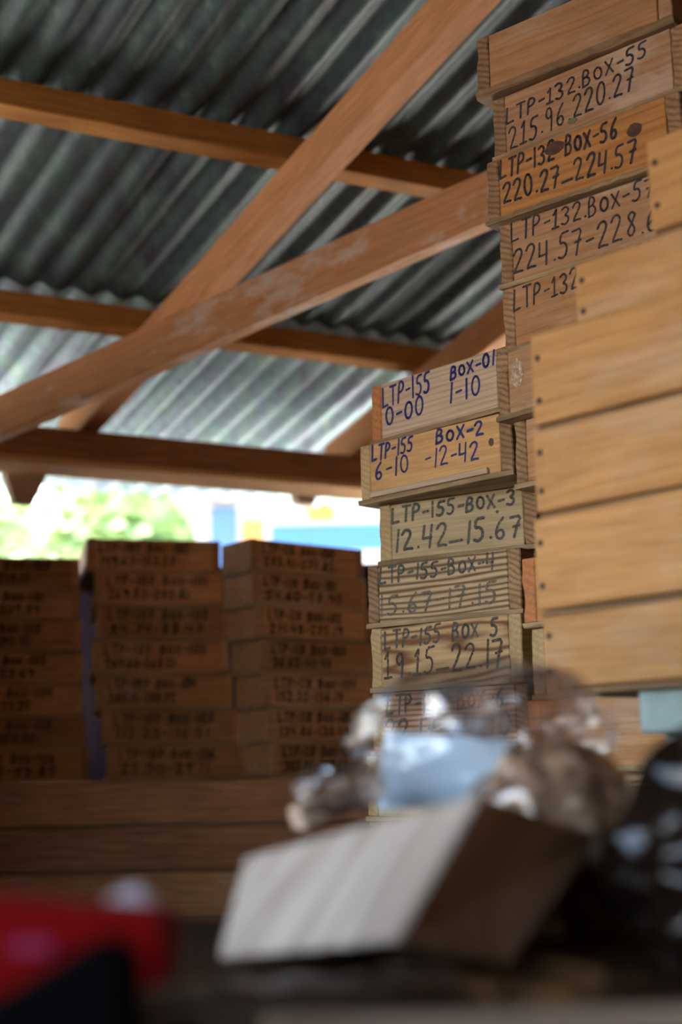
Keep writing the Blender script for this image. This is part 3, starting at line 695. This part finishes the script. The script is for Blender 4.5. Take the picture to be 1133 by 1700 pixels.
bm = bmesh.new()
ks = [(-.052, 0), (.034, 0), (.033, .058), (.018, .064), (-.042, .030)]
vv = [bm.verts.new((x, -.015, z)) for x, z in ks] + [bm.verts.new((x, .03, z)) for x, z in ks]; n5 = 5
bm.faces.new(vv[:5]); bm.faces.new(vv[5:][::-1])
for i in range(5): bm.faces.new([vv[(i + 1) % 5], vv[i], vv[5 + i], vv[5 + (i + 1) % 5]])
bmesh.ops.recalc_face_normals(bm, faces=bm.faces); bmesh.ops.bevel(bm, geom=list(bm.edges), offset=.005, segments=2, affect='EDGES')
obj('body', bm, plain('black_cloth', (.004, .004, .005), .95, spec=.02), bk)
# dark strap curling at the bottom
vs, fs = [], []
cen = at(300, 1690, .70); cen.z = TZ + .0005
for i in range(33):
    a = math.pi * i / 32
    for rr, yy in ((.028, -.012), (.028, .012), (.022, .012), (.022, -.012)):
        vs.append((cen.x + rr * math.cos(a), cen.y + yy, cen.z + rr * 1.0 * math.sin(a)))
for i in range(32):
    for k_ in range(4): fs.append((i * 4 + k_, i * 4 + (k_ + 1) % 4, i * 4 + 4 + (k_ + 1) % 4, i * 4 + 4 + k_))
fs += [(3, 2, 1, 0), (128, 129, 130, 131)]
st = pydata('strap', vs, fs, plain('brown_strap', (.05, .038, .032), .6), None, True); tag(st, 'dark strap standing in a loop at the bottom left of the table', 'strap')

# ------------------------------------------------------------------ outside: trees, a white building
LEAF = plain('sunlit_leaf', (0.36, 0.50, 0.20), .6, noise_amt=.5, scale=2.5)
rs = np.random.RandomState(3)
def tree(label, x, y, h, rad, nleaf, lsz):
    t = thing('tree', label, 'tree', (x, y, -.12), 0, 'trees beyond the shed')
    bm = bmesh.new(); bmesh.ops.create_cone(bm, cap_ends=True, segments=10, radius1=.16, radius2=.06, depth=h * .8)
    for v in bm.verts: v.co.z += h * .4
    obj('trunk', bm, W['bark'], t)
    cl = rs.normal(0, 1, (14, 3)); cl /= np.linalg.norm(cl, axis=1)[:, None]; cl *= rad * .65 * rs.uniform(.3, 1, (14, 1)); cl[:, 2] *= .9; cl[:, 2] += h * .62
    idx = rs.randint(0, 14, nleaf); p = cl[idx] + rs.normal(0, rad * .24, (nleaf, 3))
    a = rs.normal(0, 1, (nleaf, 3)); a /= np.linalg.norm(a, axis=1)[:, None]
    b = np.cross(a, rs.normal(0, 1, (nleaf, 3))); b /= np.linalg.norm(b, axis=1)[:, None]
    s = lsz * rs.uniform(.6, 1.2, (nleaf, 1))
    v = np.stack([p - a * s, p + b * s * .45, p + a * s, p - b * s * .45], 1).reshape(-1, 3)
    f = np.arange(nleaf * 4).reshape(-1, 4)
    me = bpy.data.meshes.new('foliage'); me.from_pydata(v.tolist(), [], f.tolist()); me.update()
    o = obj('foliage', me, LEAF, t); tag(o, kind='stuff')
tree('bushy green tree outside, furthest left under the eave beam', -4.4, 13.5, 5.4, 1.9, 5000, .16)
tree('bushy green tree outside, above the second dark stack', -2.7, 20.0, 7.0, 2.0, 5000, .2)
tree('paler tree outside, behind the gap of the second and third dark stacks', -1.6, 27.0, 8.4, 2.6, 5000, .25)
tree('distant tree beyond the white building', 5.5, 26.0, 8.0, 2.6, 4000, .25)
tree('tall tree outside the open left end', -10.5, 19.0, 8.0, 3.0, 5000, .2)
bd = thing('white_building', 'sunlit white building with a blue band seen above the third dark stack', 'building', (0.55, 13.0, -.12))
obj('wall', board(-1.9, 3.4, 0, 4, 0, 3.66, .01), plain('whitewash', (.50, .48, .45), .8), bd)
obj('blue_band', board(-1.2, 3.4, -.03, .0, 3.18, 3.42, .005), plain('blue_paint', (.05, .16, .36), .6), bd)
obj('blue_post', board(-1.76, -1.52, -.06, .0, 0, 3.60, .005), plain('blue_post_paint', (.07, .15, .33), .6), bd)
for x, z, sx, sz in ((-1.47, 3.28, .2, .2), (-.86, 3.46, .25, .19)):
    obj('shutter', board(x, x + sx, -.04, 0, z, z + sz, .005), plain('orange_paint', (.62, .24, .05), .6), bd)
obj('roof', board(-2.1, 3.6, -.3, 4.3, 3.66, 3.73, .01), plain('grey_roofing', (.35, .35, .35), .6), bd)
